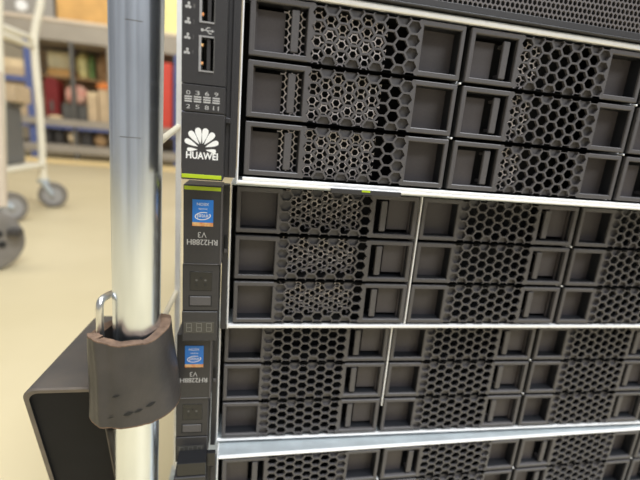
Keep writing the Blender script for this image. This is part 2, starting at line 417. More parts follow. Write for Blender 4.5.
        for sgn in (-1, 1):
            for ang, ln, wd in ((12, 1.02, .205), (38, 1.0, .20), (66, .93, .175), (93, .74, .125)):
                pts = []
                ca, sa = math.cos(math.radians(ang)), math.sin(math.radians(ang))
                for q in range(0, 25):
                    tt = q / 24; prof = tt ** .8 * math.sqrt(max(0, 1 - tt ** 5)) * 1.12
                    pts.append((.20 + (ln - .20) * tt, prof * wd))
                out = pts + [(a, -b) for a, b in reversed(pts[1:-1])]
                out = [((a * sa + b * ca) * L * sgn + sgn * .08, (a * ca - b * sa) * L) for a, b in out]
                out = [(ox + a, oz + b - (.9 if ang > 90 else .35 if ang > 60 else 0)) for a, b in out]
                g.poly(out, yP, 0)
        g.build('flower_logo', ['white'], ear)
        g = MB(); g.text('HUAWEI', ex(0, 186, 155), ex(0, 217.3, 157), ez(0, 159) , ez(0, 152.2), yP, 0)
        for k_, (da, db) in enumerate(((.25, 0), (.12, .12), (.12, -.12))):
            g.text('HUAWEI', ex(0, 186, 155) + da, ex(0, 217.3, 157) + da, ez(0, 159) + db, ez(0, 152.2) + db, yP - .01 * (k_ + 1), 0)
        g.build('wordmark', ['white'], ear)
    g = MB(); g.box(xl + .2, -8.2, EY - .15, EY + 1, ez(0, 178.4), ez(0, 174.6), 0, .1); g.build('green_strip', ['green'], ear)
    return ear
def ear_inverted(root, strip):
    i = 1; e = MB(); xl, xr = -24.0, -4.9
    zg = ez(1, 186); zb1 = ez(1, 264.5); zb2 = ez(1, 311.3); zb3 = ez(1, 341)
    e.box(xl, xr - .6, EY, 4, zb1 + .15, zg + .5, 0, .3)
    e.box(xr - 1.0, xr - .1, EY - .35, 2, zb1 - .1, zg + .3, 1, .15)
    e.box(xl, xr - 1.4, EY - .3, EY + 3, zb1 - .05, zb1 + .45, 1, .12)
    e.box(xl - .4, xr - 1.2, EY + .3, 4, zb2 + .2, zb1 - .15, 0, .3)
    e.box(xl - .6, xr - 1.4, EY, 4, zb3, zb2 - .2, 0, .3)
    e.box(xr - .4, -2.2, -3.5, 4, -83.2, zg, 0, .3)
    e.box(-4.2, -2.8, -4.4, 0, -34.5, -27.5, 2, .2); e.box(-4.4, -2.6, -4.6, 0, -37.0, -34.8, 1, .2)
    ear = e.build('ear', ['ear', 'plastic', 'black'], root); yP = EY - .06
    g = MB(); g.box(xl + (.4 if strip else 3.0), xr - .9, EY - .15, EY + 1, ez(1, 190.2), ez(1, 186.4), 0, .1); g.build('green_strip', ['green'], ear)
    # blue badge, printed upside down
    x0, x1 = ex(1, 192.4, 210), ex(1, 213.4, 210); za, zb = ez(1, 226), ez(1, 199.5); zs = ez(1, 222.3)
    g = MB(); g.box(x0, x1, EY - .25, EY, zs, zb, 0, .05); g.box(x0, x1, EY - .25, EY, za, zs, 1)
    bd = g.build('badge', ['blue', 'gold'], ear); yb = EY - .3
    g = MB(); cx = (x0 + x1) / 2
    g.text('XEON', cx - 2.9, cx + 2.9, zb - 3.0, zb - 1.6, yb, 0, True)
    g.text('inside', cx - 2.1, cx + 2.1, zb - 5.2, zb - 4.3, yb, 0, True)
    g.text('intel', cx - 2.6, cx + 2.6, zb - 9.6, zb - 7.4, yb, 0, True)
    n = 40; cz = zb - 8.3
    def el(a, k): return (cx + 3.9 * k * math.cos(a), cz + 2.05 * (k if k == 1 else .80) * math.sin(a) + .35 * math.cos(a))
    for q in range(n):
        if q in (3, 4, 5): continue
        a, b = 2 * math.pi * q / n, 2 * math.pi * (q + 1) / n
        g.poly([el(a, 1), el(b, 1), el(b, .88), el(a, .88)], yb, 0)
    g.build('badge_print', ['white'], bd)
    g = MB()
    g.text('V3', ex(1, 197.8, 235), ex(1, 206.6, 235), ez(1, 237.7), ez(1, 232), yP, 0, True)
    g.text('RH2288H', ex(1, 186.9, 242), ex(1, 217.3, 242), ez(1, 245), ez(1, 239.4), yP, 0, True)
    g.text('RH2288H', ex(1, 187.2, 242), ex(1, 217.6, 242), ez(1, 245), ez(1, 239.4), yP - .01, 0, True)
    g.build('model_print', ['grey'], ear)
    x0, x1 = ex(1, 190, 280), ex(1, 211.8, 280); za, zb = ez(1, 290.8), ez(1, 272)
    g = MB(); yq = EY + .3
    g.box(x0 - .25, x1 + .25, yq - .03, yq + .1, za - .25, zb + .25, 1)
    g.box(x0, x1, yq - .12, yq + .4, za, zb, 0, .1)
    for q in range(5):
        aa = math.radians(210 - q * 60); g.poly([((x0 + x1) / 2 + 2.6 * math.cos(aa) + .7 * math.cos(k * 1.05), (za + zb) / 2 - .6 + 2.4 * math.sin(aa) + .6 * math.sin(k * 1.05)) for k in range(6)], yq - .14, 2 if q % 2 else 1)
    g.build('power_button', ['gloss', 'black', 'dimgrey'], ear)
    x0, x1 = ex(1, 189.2, 301), ex(1, 211, 301); za, zb = ez(1, 306), ez(1, 296.3)
    g = MB(); g.box(x0 - .4, x1 + .4, yq - .03, yq + .1, za - .4, zb + .4, 1); g.box(x0 + .2, x1 - .2, yq - .35, yq + .4, za + .2, zb - .2, 0, .25)
    g.build('button', ['plastic', 'black'], ear)
    x0, x1 = ex(1, 184, 327), ex(1, 213.8, 327); za, zb = ez(1, 333), ez(1, 322)
    g = MB(); g.box(x0, x1, EY - .1, EY + .2, za, zb, 0, .05)
    w = (x1 - x0) / 3
    for q in range(3):
        a = x0 + w * q + w * .22; b = x0 + w * (q + 1) - w * .22; mid = (za + zb) / 2; t = .32; y_ = EY - .13
        for (u0, u1, v0, v1) in ((a, b, zb - 1.0, zb - 1.0 + t), (a, b, mid - t / 2, mid + t / 2), (a, b, za + .9, za + .9 + t), (a, a + t, za + 1, mid), (b - t, b, za + 1, mid), (a, a + t, mid, zb - 1), (b - t, b, mid, zb - 1)):
            g.rect(u0, u1, v0, v1, y_, 1)
    g.build('digit_display', ['display', 'segment'], ear)
    return ear
roots = [make_server(i) for i in range(4)]
ear_upright(roots[0], 0, True); ear_inverted(roots[1], True); ear_inverted(roots[2], False); ear_upright(roots[3], 3, False)
# dark pull-out tab with a lime mark over the second server's first column
TY = -22.0
g = MB(); x0, z0 = loc(1, 330.5, 193.8, TY); x1, z1 = loc(1, 401.5, 192.5, TY)
zm = loc(1, 366, 195.2, TY)[1]; zp = loc(1, 366, 190.2, TY)[1]
g.box(x0, x1, TY, TY + 1.4, zm, zp, 0, .25); g.box(x0 + 3, x1 - 3, TY + 1.2, 12, zm + .2, zm + .9, 0)
tb = g.build('information_tab', ['ear'], roots[1])
a0, _ = loc(1, 361.7, 192, TY); a1, zq = loc(1, 370.2, 191.8, TY)
g = MB(); g.box(a0, a1, TY - .12, TY + .2, zq - .5, zq + .5, 0); g.build('lime_mark', ['green'], tb)

# ------------------------------------------------------------------ server with the perforated bezel, on top
top = thing('rack_server', 'server with perforated grey mesh bezel lying on top of the stack', 'server', (0, 0, 3.4), 'rack servers stacked on the trolley')
c = MB(); c.box(-1, 434, 6, 700, .0, 43, 0, .5); c.box(-1, 434, 4, 6, .2, 43, 1); c.build('chassis', ['galv', 'black'], top)
b = MB(); b.box(-2, 435, -2.2, 5, 0.3, 1.3, 0, .3); b.box(-2, 435, -1.8, 5, 1.2, 4.4, 0, .3); b.box(-2, 435, -3, 5, 41, 43.5, 0, .5)
b.box(-4, -1.0, -3, 5, .5, 43.5, 0, .5); b.box(434, 437, -3, 5, .5, 43.5, 0, .5)
bz = b.build('bezel', ['ear'], top)
b = MB(); cells = []; cp, rp = 1.60, 3.05
cells = []
cpx = 2.70; rpz = 2.62
# holes stand in rows along the width: columns and rows swapped against the grilles
hb = MB(); tmp = []
for i in range(0, 14):
    for j in range(0, 167): tmp.append((4.9 + i * cpx, 0.5 + j * rpz + (rpz / 2 if i % 2 else 0), i, j))
honeycomb(hb, (4.3, 41.2, -1.0, 434.0), tmp, cpx, rpz, 0.72, 0.0, 0.9, lambda i, j: 'hole')
pv = MB(); pv.v = [(v[2], v[1] - 1.6, v[0]) for v in hb.v]; pv.f = hb.f; pv.m = hb.m
pv.build('perforated_panel', ['bezel'], bz)

# ------------------------------------------------------------------ trolley that carries the stack
FZ = -461.0
DZ = SRV[3][1] + BOT[3] - .9
tr = thing('platform_trolley', 'steel trolley with galvanised tube post standing left of the server stack', 'trolley', (200, 340, FZ)); ORG = (200, 340, FZ)
b = MB(); b.box(-30, 470, -10, 725, DZ - 25, DZ, 0, 3); b.box(-66, -30, -16, 20, DZ - 25, DZ, 0, 3); b.box(-50, -30, 92, 112, DZ - 25, DZ, 0, 3)
b.build('deck', ['galv'], tr, ORG)
b = MB(); p0 = Vector((-46.05, 0, -10)); p1 = Vector((-50.25, 0, -231)); d = (p1 - p0) / (p0.z - p1.z)
pt = lambda z: p0 + d * (p0.z - z)
b.tube([pt(DZ - 2), pt(-300), pt(-200), pt(-100), pt(0), pt(240), pt(520)], 11.2, 48)
post = b.build('post', ['pole'], tr, ORG, True, 60)
for (px0, px1, py) in ((127, 144, 20.5), (121, 142, 137.5)):
    z = at((px0 + px1) / 2, py, -11).z; c_ = pt(z); b = MB(); g0, g1 = [math.asin(max(-1, min(1, (at(q_, py, -8).x - c_.x) / 11.3))) for q_ in (px0, px1)]
    ring = [g0 + (g1 - g0) * k / 12 for k in range(13)]
    b.add([(c_.x + 11.24 * math.sin(g), c_.y - 11.24 * math.cos(g), z + dz) for dz in (.16, -.16) for g in ring], [(k, k + 1, 14 + k, 13 + k) for k in range(12)])
    b.build('scratch', ['darkcase'], post, ORG)
b = MB(); q = lambda z: Vector((-43.6 - (0 - z) * .0055, 102, z))
for s_ in (0,):
    b.box(-1.6, 1.6, -1.6, 1.6, 0, 1, 0)
b = MB()
for z0, z1 in ((DZ - 2, 520),):
    a0, a1 = q(z0), q(z1); w = 1.75
    vs = [(a.x + sx * w, a.y + sy * w, a.z) for a in (a0, a1) for sx, sy in ((-1, -1), (1, -1), (1, 1), (-1, 1))]
    b.add(vs, [(0, 1, 5, 4), (1, 2, 6, 5), (2, 3, 7, 6), (3, 0, 4, 7), (0, 3, 2, 1), (4, 5, 6, 7)])
b.build('upright', ['lip'], tr, ORG)
for (pa, pb, r_) in (((178.5, 126.5), (158, 143), 1.9), ((176, 292), (160, 325), 1.7)):
    A = at(*pa, 102); B = at(*pb, 14)
    b = MB(); b.tube([A, A.lerp(B, .5), B], r_, 12); b.build('brace', ['whitetube'], tr, ORG, True, 60)
for cx in (10, 430):
    for cy in (40, 660):
        b = MB(); b.lathe((cx, cy, FZ + 37), (1, 0, 0), [(-12, 8), (-12, 30), (-9, 37), (9, 37), (12, 30), (12, 8)], 28, 0)
        b.box(cx - 18, cx - 14, cy - 14, cy + 14, FZ + 30, DZ - 25, 1); b.box(cx + 14, cx + 18, cy - 14, cy + 14, FZ + 30, DZ - 25, 1)
        b.tube([(cx - 18, cy, FZ + 37), (cx + 18, cy, FZ + 37)], 5, 10, 1); b.build('caster', ['rubber', 'galv'], tr, ORG)

# ------------------------------------------------------------------ padlock in a leather sleeve
pl = thing('padlock', 'padlock in a worn dark leather sleeve hooked round the galvanised post', 'padlock', (-49, 0, -207)); ORG = (-49, 0, -207)
def crom(P, n=10):
    out = []; L = len(P)
    for i in range(L):
        a, b_, c_, d_ = (Vector(P[(i + k - 1) % L]) for k in range(4))
        for s_ in range(n):
            t = s_ / n
            out.append(.5 * ((2 * b_) + (c_ - a) * t + (2 * a - 5 * b_ + 4 * c_ - d_) * t * t + (-a + 3 * b_ - 3 * c_ + d_) * t ** 3))
    return out
TOPS = [(-68.4, -11.5), (-64.5, -17.0), (-57, -19.2), (-47, -18.8), (-39.5, -15.5), (-34.4, -7.5), (-33.0, 3.5), (-35.5, 12.0), (-43, 17), (-55, 17.5), (-65, 13), (-69, 0)]
BOTS = [(-68.6, -14.0), (-63, -20.0), (-56, -22.0), (-47, -21.5), (-37, -17.5), (-29.6, -9.0), (-27.6, 2.5), (-31, 13), (-42, 18.5), (-55, 18.5), (-66, 12), (-69.5, -2)]
ct = crom(TOPS); cb = crom(BOTS); n = len(ct); vs = []; levels = [0, .015, .05, .12, .25, .4, .55, .7, .85, .95, .985, 1.0]
random.seed(3)
jt = [random.uniform(-.35, .35) for _ in range(n)]
for k, t in enumerate(levels):
    for i in range(n):
        p = ct[i].lerp(cb[i], t)
        zt = -160.9 + jt[i] * .5 + 1.8 * math.exp(-((i - 6) / 12) ** 2) - 4.0 * math.exp(-((i - 100) / 13) ** 2) + (1.8 * math.exp(-((i - 62) / 5) ** 2)) - 1.6 * math.exp(-((i - 30) / 16) ** 2) - .4 * math.sin(i * .35); zb = -204.6 - 1.0 * math.exp(-((i - 30) / 16) ** 2) + jt[i] * .5 + 1.5 * math.exp(-((i - 2) / 6) ** 2)
        fold = 1 + .030 * math.exp(-((i - 13) / 2.2) ** 2) * (1 - t * .3) - .022 * math.exp(-((i - 19) / 2.5) ** 2)
        cxy = Vector((-49, -1)); p2 = cxy + (p - cxy) * (fold + .012 * math.sin(7 * t + i * .15))
        vs.append((p2.x, p2.y, zt + (zb - zt) * t))
fs = []; ms = []
for k in range(len(levels) - 1):
    for i in range(n):
        fs.append((k * n + i, k * n + (i + 1) % n, (k + 1) * n + (i + 1) % n, (k + 1) * n + i)); ms.append(1 if (k == 0 or k >= len(levels) - 2) else 0)
b = MB(); b.v = vs; b.f = fs; b.m = ms
sl = b.build('leather_sleeve', ['leather', 'leather_edge'], pl, ORG, True)
md = sl.modifiers.new('thickness', 'SOLIDIFY'); md.thickness = .0052; md.offset = 1; md.material_offset_rim = 1
md.use_rim = True
md = sl.modifiers.new('soften', 'BEVEL'); md.width = .0005; md.segments = 2; md.limit_method = 'ANGLE'
b = MB(); sp0 = [at(100.2, 331, -8), at(99.8, 318, -8), at(99.6, 308, -8), at(100.4, 302.5, -7), at(103, 298.5, -4.5), at(107, 296, 0), at(111, 294, 6), at(116, 292, 12), at(122, 291, 16)]
sp0 = [sp0[0] + Vector((0, 0, -12))] + sp0 + [Vector((-49, 17.5, sp0[-1].z - 1)), Vector((-45, 16.5, sp0[-1].z - 5)), Vector((-44, 15.5, sp0[-1].z - 12)), Vector((-44, 15.0, -178))]
sp = []
for k in range(len(sp0) - 1):
    a, b_, c_, d_ = (sp0[max(0, min(len(sp0) - 1, k + q_ - 1))] for q_ in range(4))
    for w_ in range(4):
        t = w_ / 4; sp.append(.5 * ((2 * b_) + (c_ - a) * t + (2 * a - 5 * b_ + 4 * c_ - d_) * t * t + (-a + 3 * b_ - 3 * c_ + d_) * t ** 3))
sp.append(sp0[-1])
b.tube(sp, 1.75, 16); b.build('shackle', ['rod'], pl, ORG, True, 60)
b = MB(); b.box(-63.8, -61.2, -9.5, 10, -200, -176, 0, .8); b.box(-63.8, -40, 11.8, 14.4, -200, -176, 0, .8); b.build('lock_body', ['rod'], pl, ORG)
def sleeve_pt(i, t, out):
    p = ct[i % n].lerp(cb[i % n], t); c0 = Vector((-49, -1)); dd = (p - c0).normalized()
    p = c0 + (p - c0) * (1.0 + .012 * math.sin(7 * t + i * .15)) + dd * out
    return (p.x, p.y, -162.5 + (-205.5 + 162.5) * t)
b = MB()
for (i0, i1, t0, t1) in ((26, 31, .80, .845), (31, 35, .79, .825), (36, 41, .745, .79), (21, 25, .58, .605), (18, 22, .845, .86)):
    m_ = i1 - i0; up_ = []; lo_ = []
    for k in range(m_ + 1):
        e_ = math.sin(math.pi * k / m_) * (t1 - t0) / 2; tc_ = (t0 + t1) / 2 - .02 * k / m_
        up_.append(sleeve_pt(i0 + k, tc_ - e_, .32)); lo_.append(sleeve_pt(i0 + k, tc_ + e_, .32))
    b.add(up_ + lo_, [(k, k + 1, m_ + 2 + k, m_ + 1 + k) for k in range(m_)])
b.build('nick', ['black'], sl, ORG)
# ------------------------------------------------------------------ dark box hanging behind the sleeve
bx = thing('plastic_box', 'dark plastic box with rounded scuffed rim at bottom left behind the leather sleeve', 'box', (-86, 40, -300)); ORG = (-86, 40, -300)
def rrect(x0, x1, z0, z1, r, n=8):
    pts = []
    for cx, cz, a0 in ((x1 - r, z1 - r, 0), (x0 + r, z1 - r, 90), (x0 + r, z0 + r, 180), (x1 - r, z0 + r, 270)):
        for k in range(n + 1):
            a = math.radians(a0 + 90 * k / n); pts.append((cx + r * math.cos(a), cz + r * math.sin(a)))
    return pts
X0, X1, Z0, Z1 = -106.0, -68.4, -300.0, -197.2
yf = lambda z: 0.5 + (Z1 - z) * .27
o_out = rrect(X0, X1, Z0, Z1, 7.5); o_mid = rrect(X0 + .9, X1 - .5, Z0 + .9, Z1 - .9, 7.0); o_in = rrect(X0 + 3.0, X1 - 1.0, Z0 + 2.8, Z1 - 3.0, 5.5); N = len(o_out)
b = MB()
def band(A, ya, B, yb, m): b.add([(x, ya(z), z) for x, z in A] + [(x, yb(z), z) for x, z in B], [(i, (i + 1) % N, N + (i + 1) % N, N + i) for i in range(N)], m)
back = rrect(X0 + 4.0, X1 - 2, Z0, Z1, 7.5)
band(back, lambda z: 88, o_out, lambda z: yf(z) + .9, 0); band(o_out, lambda z: yf(z) + .9, o_mid, yf, 1); band(o_mid, yf, o_in, yf, 1)
b.add([(x, 88, z) for x, z in back], [tuple(range(N))], 0)
b.build('shell', ['tray', 'trayrim'], bx, ORG, True, 35)
b = MB(); band(o_in, yf, o_in, lambda z: yf(z) + 1.6, 0); b.add([(x, yf(z) + 1.6, z) for x, z in o_in], [tuple(range(N))], 0); b.build('front_panel', ['traypanel'], bx, ORG)
b = MB(); b.box(-71, -47, 20, 25, -240, -222, 0, .6); b.box(-57, -47, 11.6, 20.5, -240, -222, 0, .6); b.build('bracket', ['tray'], bx, ORG)

# ------------------------------------------------------------------ setting
b = MB(); b.box(-4200, 2600, -1500, 5600, FZ - 20, FZ, 0); structure(b.build('floor', ['floor'], None, (0, 0, FZ)))
b = MB(); b.box(-4200, 2600, 5600, 5640, FZ, 2600, 0); structure(b.build('wall_back', ['wall'], None, (0, 5600, FZ)))

def caster_parts(parent, off, c, r, w, ang, fork_top, tyre='rubber', hub='hubgrey', dark=False):
    """swivel caster: wheel with hub and a fork; c is the wheel centre"""
    ax = Vector((math.cos(ang), math.sin(ang), 0)); c = Vector(c)
    b = MB(); b.lathe(c, ax, [(-w * .42, r * .66), (-w * .5, r * .8), (-w * .42, r * .95), (-w * .2, r), (w * .2, r), (w * .42, r * .95), (w * .5, r * .8), (w * .42, r * .66)], 40, 0)
    wh = b.build('wheel', [tyre], parent, off, True, 40)
    b = MB(); b.lathe(c, ax, [(-w * .3, r * .1), (-w * .3, r * .68), (w * .3, r * .68), (w * .3, r * .1)], 32, 0)
    b.lathe(c, ax, [(-w * .6, 0), (-w * .6, r * .18), (w * .6, r * .18), (w * .6, 0)], 20, 0)
    b.build('hub', [hub], wh, off)
    b = MB(); tan = Vector((-ax.y, ax.x, 0))
    for s_ in (-1, 1):
        p = c + ax * s_ * w * .68; t = Vector((fork_top[0], fork_top[1], fork_top[2])) + ax * s_ * w * .5
        b.tube([p, p.lerp(t, .5), t], [r * .14, r * .2, r * .26], 8)
    b.lathe(fork_top, (0, 0, 1), [(-6, 0), (-6, r * .42), (8, r * .42), (8, 0)], 20)
    b.build('fork', ['galv'], parent, off)
    return wh

# ------------------------------------------------------------------ white tube cart
ct_o = (-850, 1640, FZ)
cart = thing('tube_cart', 'white tubular cart on grey casters beside the workbench, far left', 'cart', ct_o)
YR = 1800
pts = [at(43, 177, YR), at(41.5, 140, YR), at(39.5, 110, YR), at(37, 80, YR), at(35, 58, YR), at(34, 44, YR), at(34.5, 33, YR), at(37, 20, YR), at(40.5, 5, YR), at(41.5, -12, YR), at(41, -40, YR)]
b = MB(); b.tube(pts, 14.5, 16); b.lathe(at(43, 178, YR), (0, 0, 1), [(-22, 0), (-22, 19), (14, 19), (14, 0)], 18); b.build('post', ['whitetube'], cart, ct_o, True, 50)
YN = 1476
np_ = [at(3, 205, YN), at(2, 160, YN), at(1, 110, YN), at(-2, 40, YN), at(-2, -30, YN)]
b = MB(); b.tube(np_, 14, 16); b.build('post', ['whitetube'], cart, ct_o, True, 50)
lo = at(41, 165, YR); b = MB(); b.tube([lo, Vector((lo.x + 6, 1640, lo.z)), Vector((lo.x + 12, YN, lo.z))], 13, 14); b.build('rail', ['whitetube'], cart, ct_o, True, 50)
hi = at(34, 47, YR); h2 = at(0, 34, 1560); b = MB(); b.tube([hi, hi.lerp(h2, .5), h2, h2 + (h2 - hi) * .6], [11, 13, 15, 15], 14); b.build('rail', ['whitetube'], cart, ct_o, True, 50)
b = MB(); h3 = at(20, 34, 1700); h4 = at(0, 26, 1600); b.tube([hi + Vector((0, 0, 0)), at(28, 36, 1750), h3, h4, h4 + (h4 - h3)], [8, 10, 13, 14, 14], 12); b.build('push_handle', ['whitetube'], cart, ct_o, True, 50)
b = MB(); b.box(-1300, -860, YN, YR, lo.z - 8, lo.z + 8, 0, 3)
for x_ in (-1290,):
    for y_ in (YN, YR): b.tube([(x_, y_, FZ + 130), (x_, y_, 230)], 14, 12, 1)
b.build('deck', ['whitetube', 'whitetube'], cart, ct_o)
wc = at(53, 195, YR); wc.z = FZ + 57
caster_parts(cart, ct_o, wc, 57, 30, math.radians(-70), at(43.5, 181, YR))
wc2 = at(11, 211, YN); wc2.z = FZ + 57
caster_parts(cart, ct_o, wc2, 57, 30, math.radians(-40), at(3, 203, YN))
for y_ in (YN, YR):
    caster_parts(cart, ct_o, (-1290, y_, FZ + 57), 57, 30, 0, (-1290, y_, FZ + 135))
# grey bin standing on the cart deck
zdk = lo.z + 8
bn = thing('storage_bin', 'grey plastic bin standing on the white tube cart', 'bin', (-1080, 1690, zdk)); bo = (-1080, 1690, zdk)
zt = at(36, 108, 1700).z
b = MB(); b.box(-1245, -915, 1600, 1760, zdk + .5, zt, 0, 12, 2); b.build('tub', ['bingrey'], bn, bo)
b = MB(); b.box(-1250, -908, 1595, 1765, zt - 2, zt + 14, 0, 5, 2); b.build('lid', ['bingrey'], bn, bo)
zl = zt + 14
cb_ = thing('cardboard_box', 'pale cardboard box lying on the grey bin on the white cart', 'box', (-1080, 1700, zl)); bo = (-1080, 1700, zl)
b = MB(); zt2 = at(10, 84, 1640).z
b.box(-1240, at(15, 100, 1640).x, 1640, 1770, zl + .5, zt2, 0, 3); b.build('carton', ['cardpale'], cb_, bo)
b = MB(); b.box(-1240, at(14, 100, 1640).x, 1690, 1720, zt2, zt2 + 1, 0); b.build('tape_strip', ['beige'], cb_, bo)

# ------------------------------------------------------------------ nearer cart at the left edge: post and big wheel
nc_o = (-600, 923, FZ)
nc = thing('utility_cart', 'grey post of a cart with large grey wheel, cut by the left edge', 'cart', nc_o)
b = MB(); pA = at(1.5, 206, 960); pB = at(-3, 95, 960); b.tube([pA, pA.lerp(pB, .5), pB, pB + (pB - pA) * .2], 13, 16); b.build('post', ['pinktube'], nc, nc_o, True, 50)
wc = at(-13, 241, 923); r_ = wc.z - FZ
ax = Vector((math.cos(math.radians(-52)), math.sin(math.radians(-52)), 0))
b = MB(); w = 32
b.lathe(wc, ax, [(-w * .5, r_ * .12), (-w * .5, r_ * .8), (-w * .4, r_ * .96), (-w * .2, r_), (w * .2, r_), (w * .4, r_ * .96), (w * .5, r_ * .8), (w * .44, r_ * .6), (w * .44, r_ * .12)], 48)
wh = b.build('wheel', ['rubber'], nc, nc_o, True, 40)
u = Vector((0, 0, 1)); v_ = ax.cross(u)
for k in range(6):
    a = math.radians(60 * k + 20); p = wc + (u * math.sin(a) + v_ * math.cos(a)) * r_ * .36 + ax * w * .40
    b = MB(); b.lathe(p, ax, [(0, 0), (0, 9), (4, 9), (4, 0)], 16); b.build('hub_hole', ['black'], wh, nc_o)
b = MB(); b.lathe(wc, ax, [(w * .4, 0), (w * .4, 11), (w * .62, 9), (w * .66, 0)], 20); b.build('hub_cap', ['red'], wh, nc_o)
lg = at(18, 233, 930); b = MB(); b.box(lg.x - 22, lg.x + 7, 920, 945, lg.z - 7, lg.z + 9, 0, 2); b.box(lg.x - 60, lg.x - 18, 950, 958, wc.z - 8, lg.z + 12, 0, 2)
b.tube([wc + ax * -24, wc + ax * -50], 8, 10); b.build('brake_lever', ['darkrubber'], nc, nc_o)
b = MB(); b.tube([wc + ax * -40, wc + ax * -40 + Vector((0, 0, 60)), pA], 9, 10); b.build('fork', ['galv'], nc, nc_o)

# ------------------------------------------------------------------ workbench with shelves, far behind
YB = 3850
def zz(px, py, Y): return at(px, py, Y).z
xL = at(-25, 40, YB).x; xR = at(190, 50, YB).x
wb_o = ((xL + xR) / 2, YB + 350, FZ)
wb = thing('workbench', 'long grey workbench with thick top and two shelves along the back', 'workbench', wb_o)
zt = zz(80, 21, YB); zb = zz(80, 43, YB); zm1 = zz(80, 120.5, YB); zm0 = zz(80, 127.5, YB); zl1 = zz(80, 146, YB); zl0 = zz(80, 154, YB); zu1 = zz(80, 78, YB + 300)
b = MB(); b.box(xL, xR, YB, YB + 760, zt - 30, zt, 1, 6); b.box(xL, xR, YB + 12, YB + 740, zb, zt - 30, 0, 3); b.build('worktop', ['benchgrey', 'pinktube'], wb, wb_o)
b = MB(); b.box(xL, xR, YB, YB + 740, zm0, zm1, 0, 4); b.build('shelf', ['benchgrey'], wb, wb_o)
b = MB(); b.box(xL, xR, YB + 4, YB + 30, zm0 - 26, zm0, 0, 4); b.build('shelf_beam', ['bluepaint'], wb, wb_o)
zbb = zz(15, 78, YB); b = MB(); b.box(xL, at(31, 78, YB).x, YB + 2, YB + 26, zbb - 22, zbb + 22, 0, 4); b.build('shelf_beam', ['bluepaint'], wb, wb_o)
b = MB(); b.box(xL, xR, YB, YB + 740, zl0, zl1, 0, 4); b.build('shelf', ['benchgrey'], wb, wb_o)
b = MB(); b.box(xL, xR, YB + 300, YB + 740, zu1 - 18, zu1, 0, 4); b.build('shelf', ['tan'], wb, wb_o)
b = MB(); b.box(xL, xR, YB - 60, YB - 10, FZ, zz(80, 160.5, YB - 60), 0, 4); b.build('kick_board', ['plank'], wb, wb_o)
b = MB(); b.box(xL, xR, YB + 745, YB + 760, zl0, zb, 0); b.build('back_panel', ['cardpale'], wb, wb_o)
for px, mk in ((30, 'bluepaint'), (73, 'darkcase'), (112, 'benchgrey'), (178, 'bluepaint')):
    x_ = at(px, 80, YB + 20).x; b = MB(); w_ = 16 if px == 73 else 30
    b.box(x_ - w_, x_ + w_, YB + 4, YB + 40, FZ, zb, 0, 4); b.build('leg', [mk], wb, wb_o)

def crate(name, label, cat, px0, px1, pyt, zbot, Y, dep, mk, bev=10, lid=None, group=None, lidname='lid'):
    a = at(px0, (pyt + 60) / 2, Y); c_ = at(px1, (pyt + 60) / 2, Y); zt = at((px0 + px1) / 2, pyt, Y).z
    o_ = ((a.x + c_.x) / 2, Y + dep / 2, zbot)
    t = thing(name, label, cat, o_, group)
    b = MB(); top_ = zt if not lid else zt - (zt - zbot) * .16
    b.box(a.x, c_.x, Y, Y + dep, zbot + .6, top_, 0, bev, 2); b.build('body', [mk], t, o_)
    if lid:
        b = MB(); b.box(a.x - 2, c_.x + 2, Y - 2, Y + dep + 2, top_, zt, 0, min(bev, 6), 2); b.build(lidname, [lid], t, o_)
    return t
def sack(name, label, cat, px0, px1, pyt, zbot, Y, dep, mk, sq=2.6, lean=0.0, group=None):
    """soft rounded bundle sitting on a board"""
    a = at(px0, (pyt + 60) / 2, Y); c_ = at(px1, (pyt + 60) / 2, Y); h = at((px0 + px1) / 2, pyt, Y).z - zbot
    cx = (a.x + c_.x) / 2; rx = (c_.x - a.x) / 2; o_ = (cx, Y + dep / 2, zbot); b = MB(); n1, n2 = 28, 14; vs = []; fs = []
    rnd = random.Random(int(px0 * 7 + pyt))
    ph = [rnd.uniform(0, 6.28) for _ in range(4)]
    for j in range(n2 + 1):
        t = j / n2; z_ = t * h; prof = max(0.02, (1 - abs(2 * t - .9) ** sq * .55) * (1 if t < .99 else .5)) if t < 1 else .35
        for i in range(n1):
            g_ = 2 * math.pi * i / n1; wob = 1 + .05 * math.sin(3 * g_ + ph[0] + 2 * t) + .04 * math.sin(5 * g_ + ph[1] - 5 * t)
            cs, sn = math.cos(g_), math.sin(g_); k = (abs(cs) ** 3 + abs(sn) ** 3) ** (-1 / 3)
            vs.append((cx + cs * k * rx * prof * wob + lean * z_, Y + dep / 2 + sn * k * dep / 2 * prof * wob, zbot + .5 + z_))
    for j in range(n2):
        for i in range(n1): fs.append((j * n1 + i, j * n1 + (i + 1) % n1, (j + 1) * n1 + (i + 1) % n1, (j + 1) * n1 + i))
    fs.append(tuple(n2 * n1 + i for i in range(n1))); fs.append(tuple(range(n1))[::-1])
    b.add(vs, fs); return tag(b.build(name, [mk], None, o_, True), label, cat, group)
# on the workbench top
t = crate('equipment_case', 'grey metal case with a round white knob on the workbench top', 'case', -20, 54, -22, zt, YB + 30, 400, 'boxgrey', 8)
kb = at(22, 6, YB + 30); b = MB(); b.lathe(kb, (0, -1, 0), [(-2, 44), (14, 44), (22, 34), (22, 18), (12, 12), (12, 0)], 28)
o_ = tuple(v / S for v in t.location); b.build('knob', ['white'], t, o_, True, 40)
crate('cardboard_box', 'orange-brown cardboard box on the workbench top left of the post', 'box', 57, 118, -26, zt, YB + 40, 420, 'card', 5, 'card', None, 'flap')
crate('cardboard_box', 'yellow cardboard box on the workbench seen between the post and the servers', 'box', 150, 186, -26, zt, YB + 60, 380, 'yellowpaper', 5, 'card', None, 'flap')
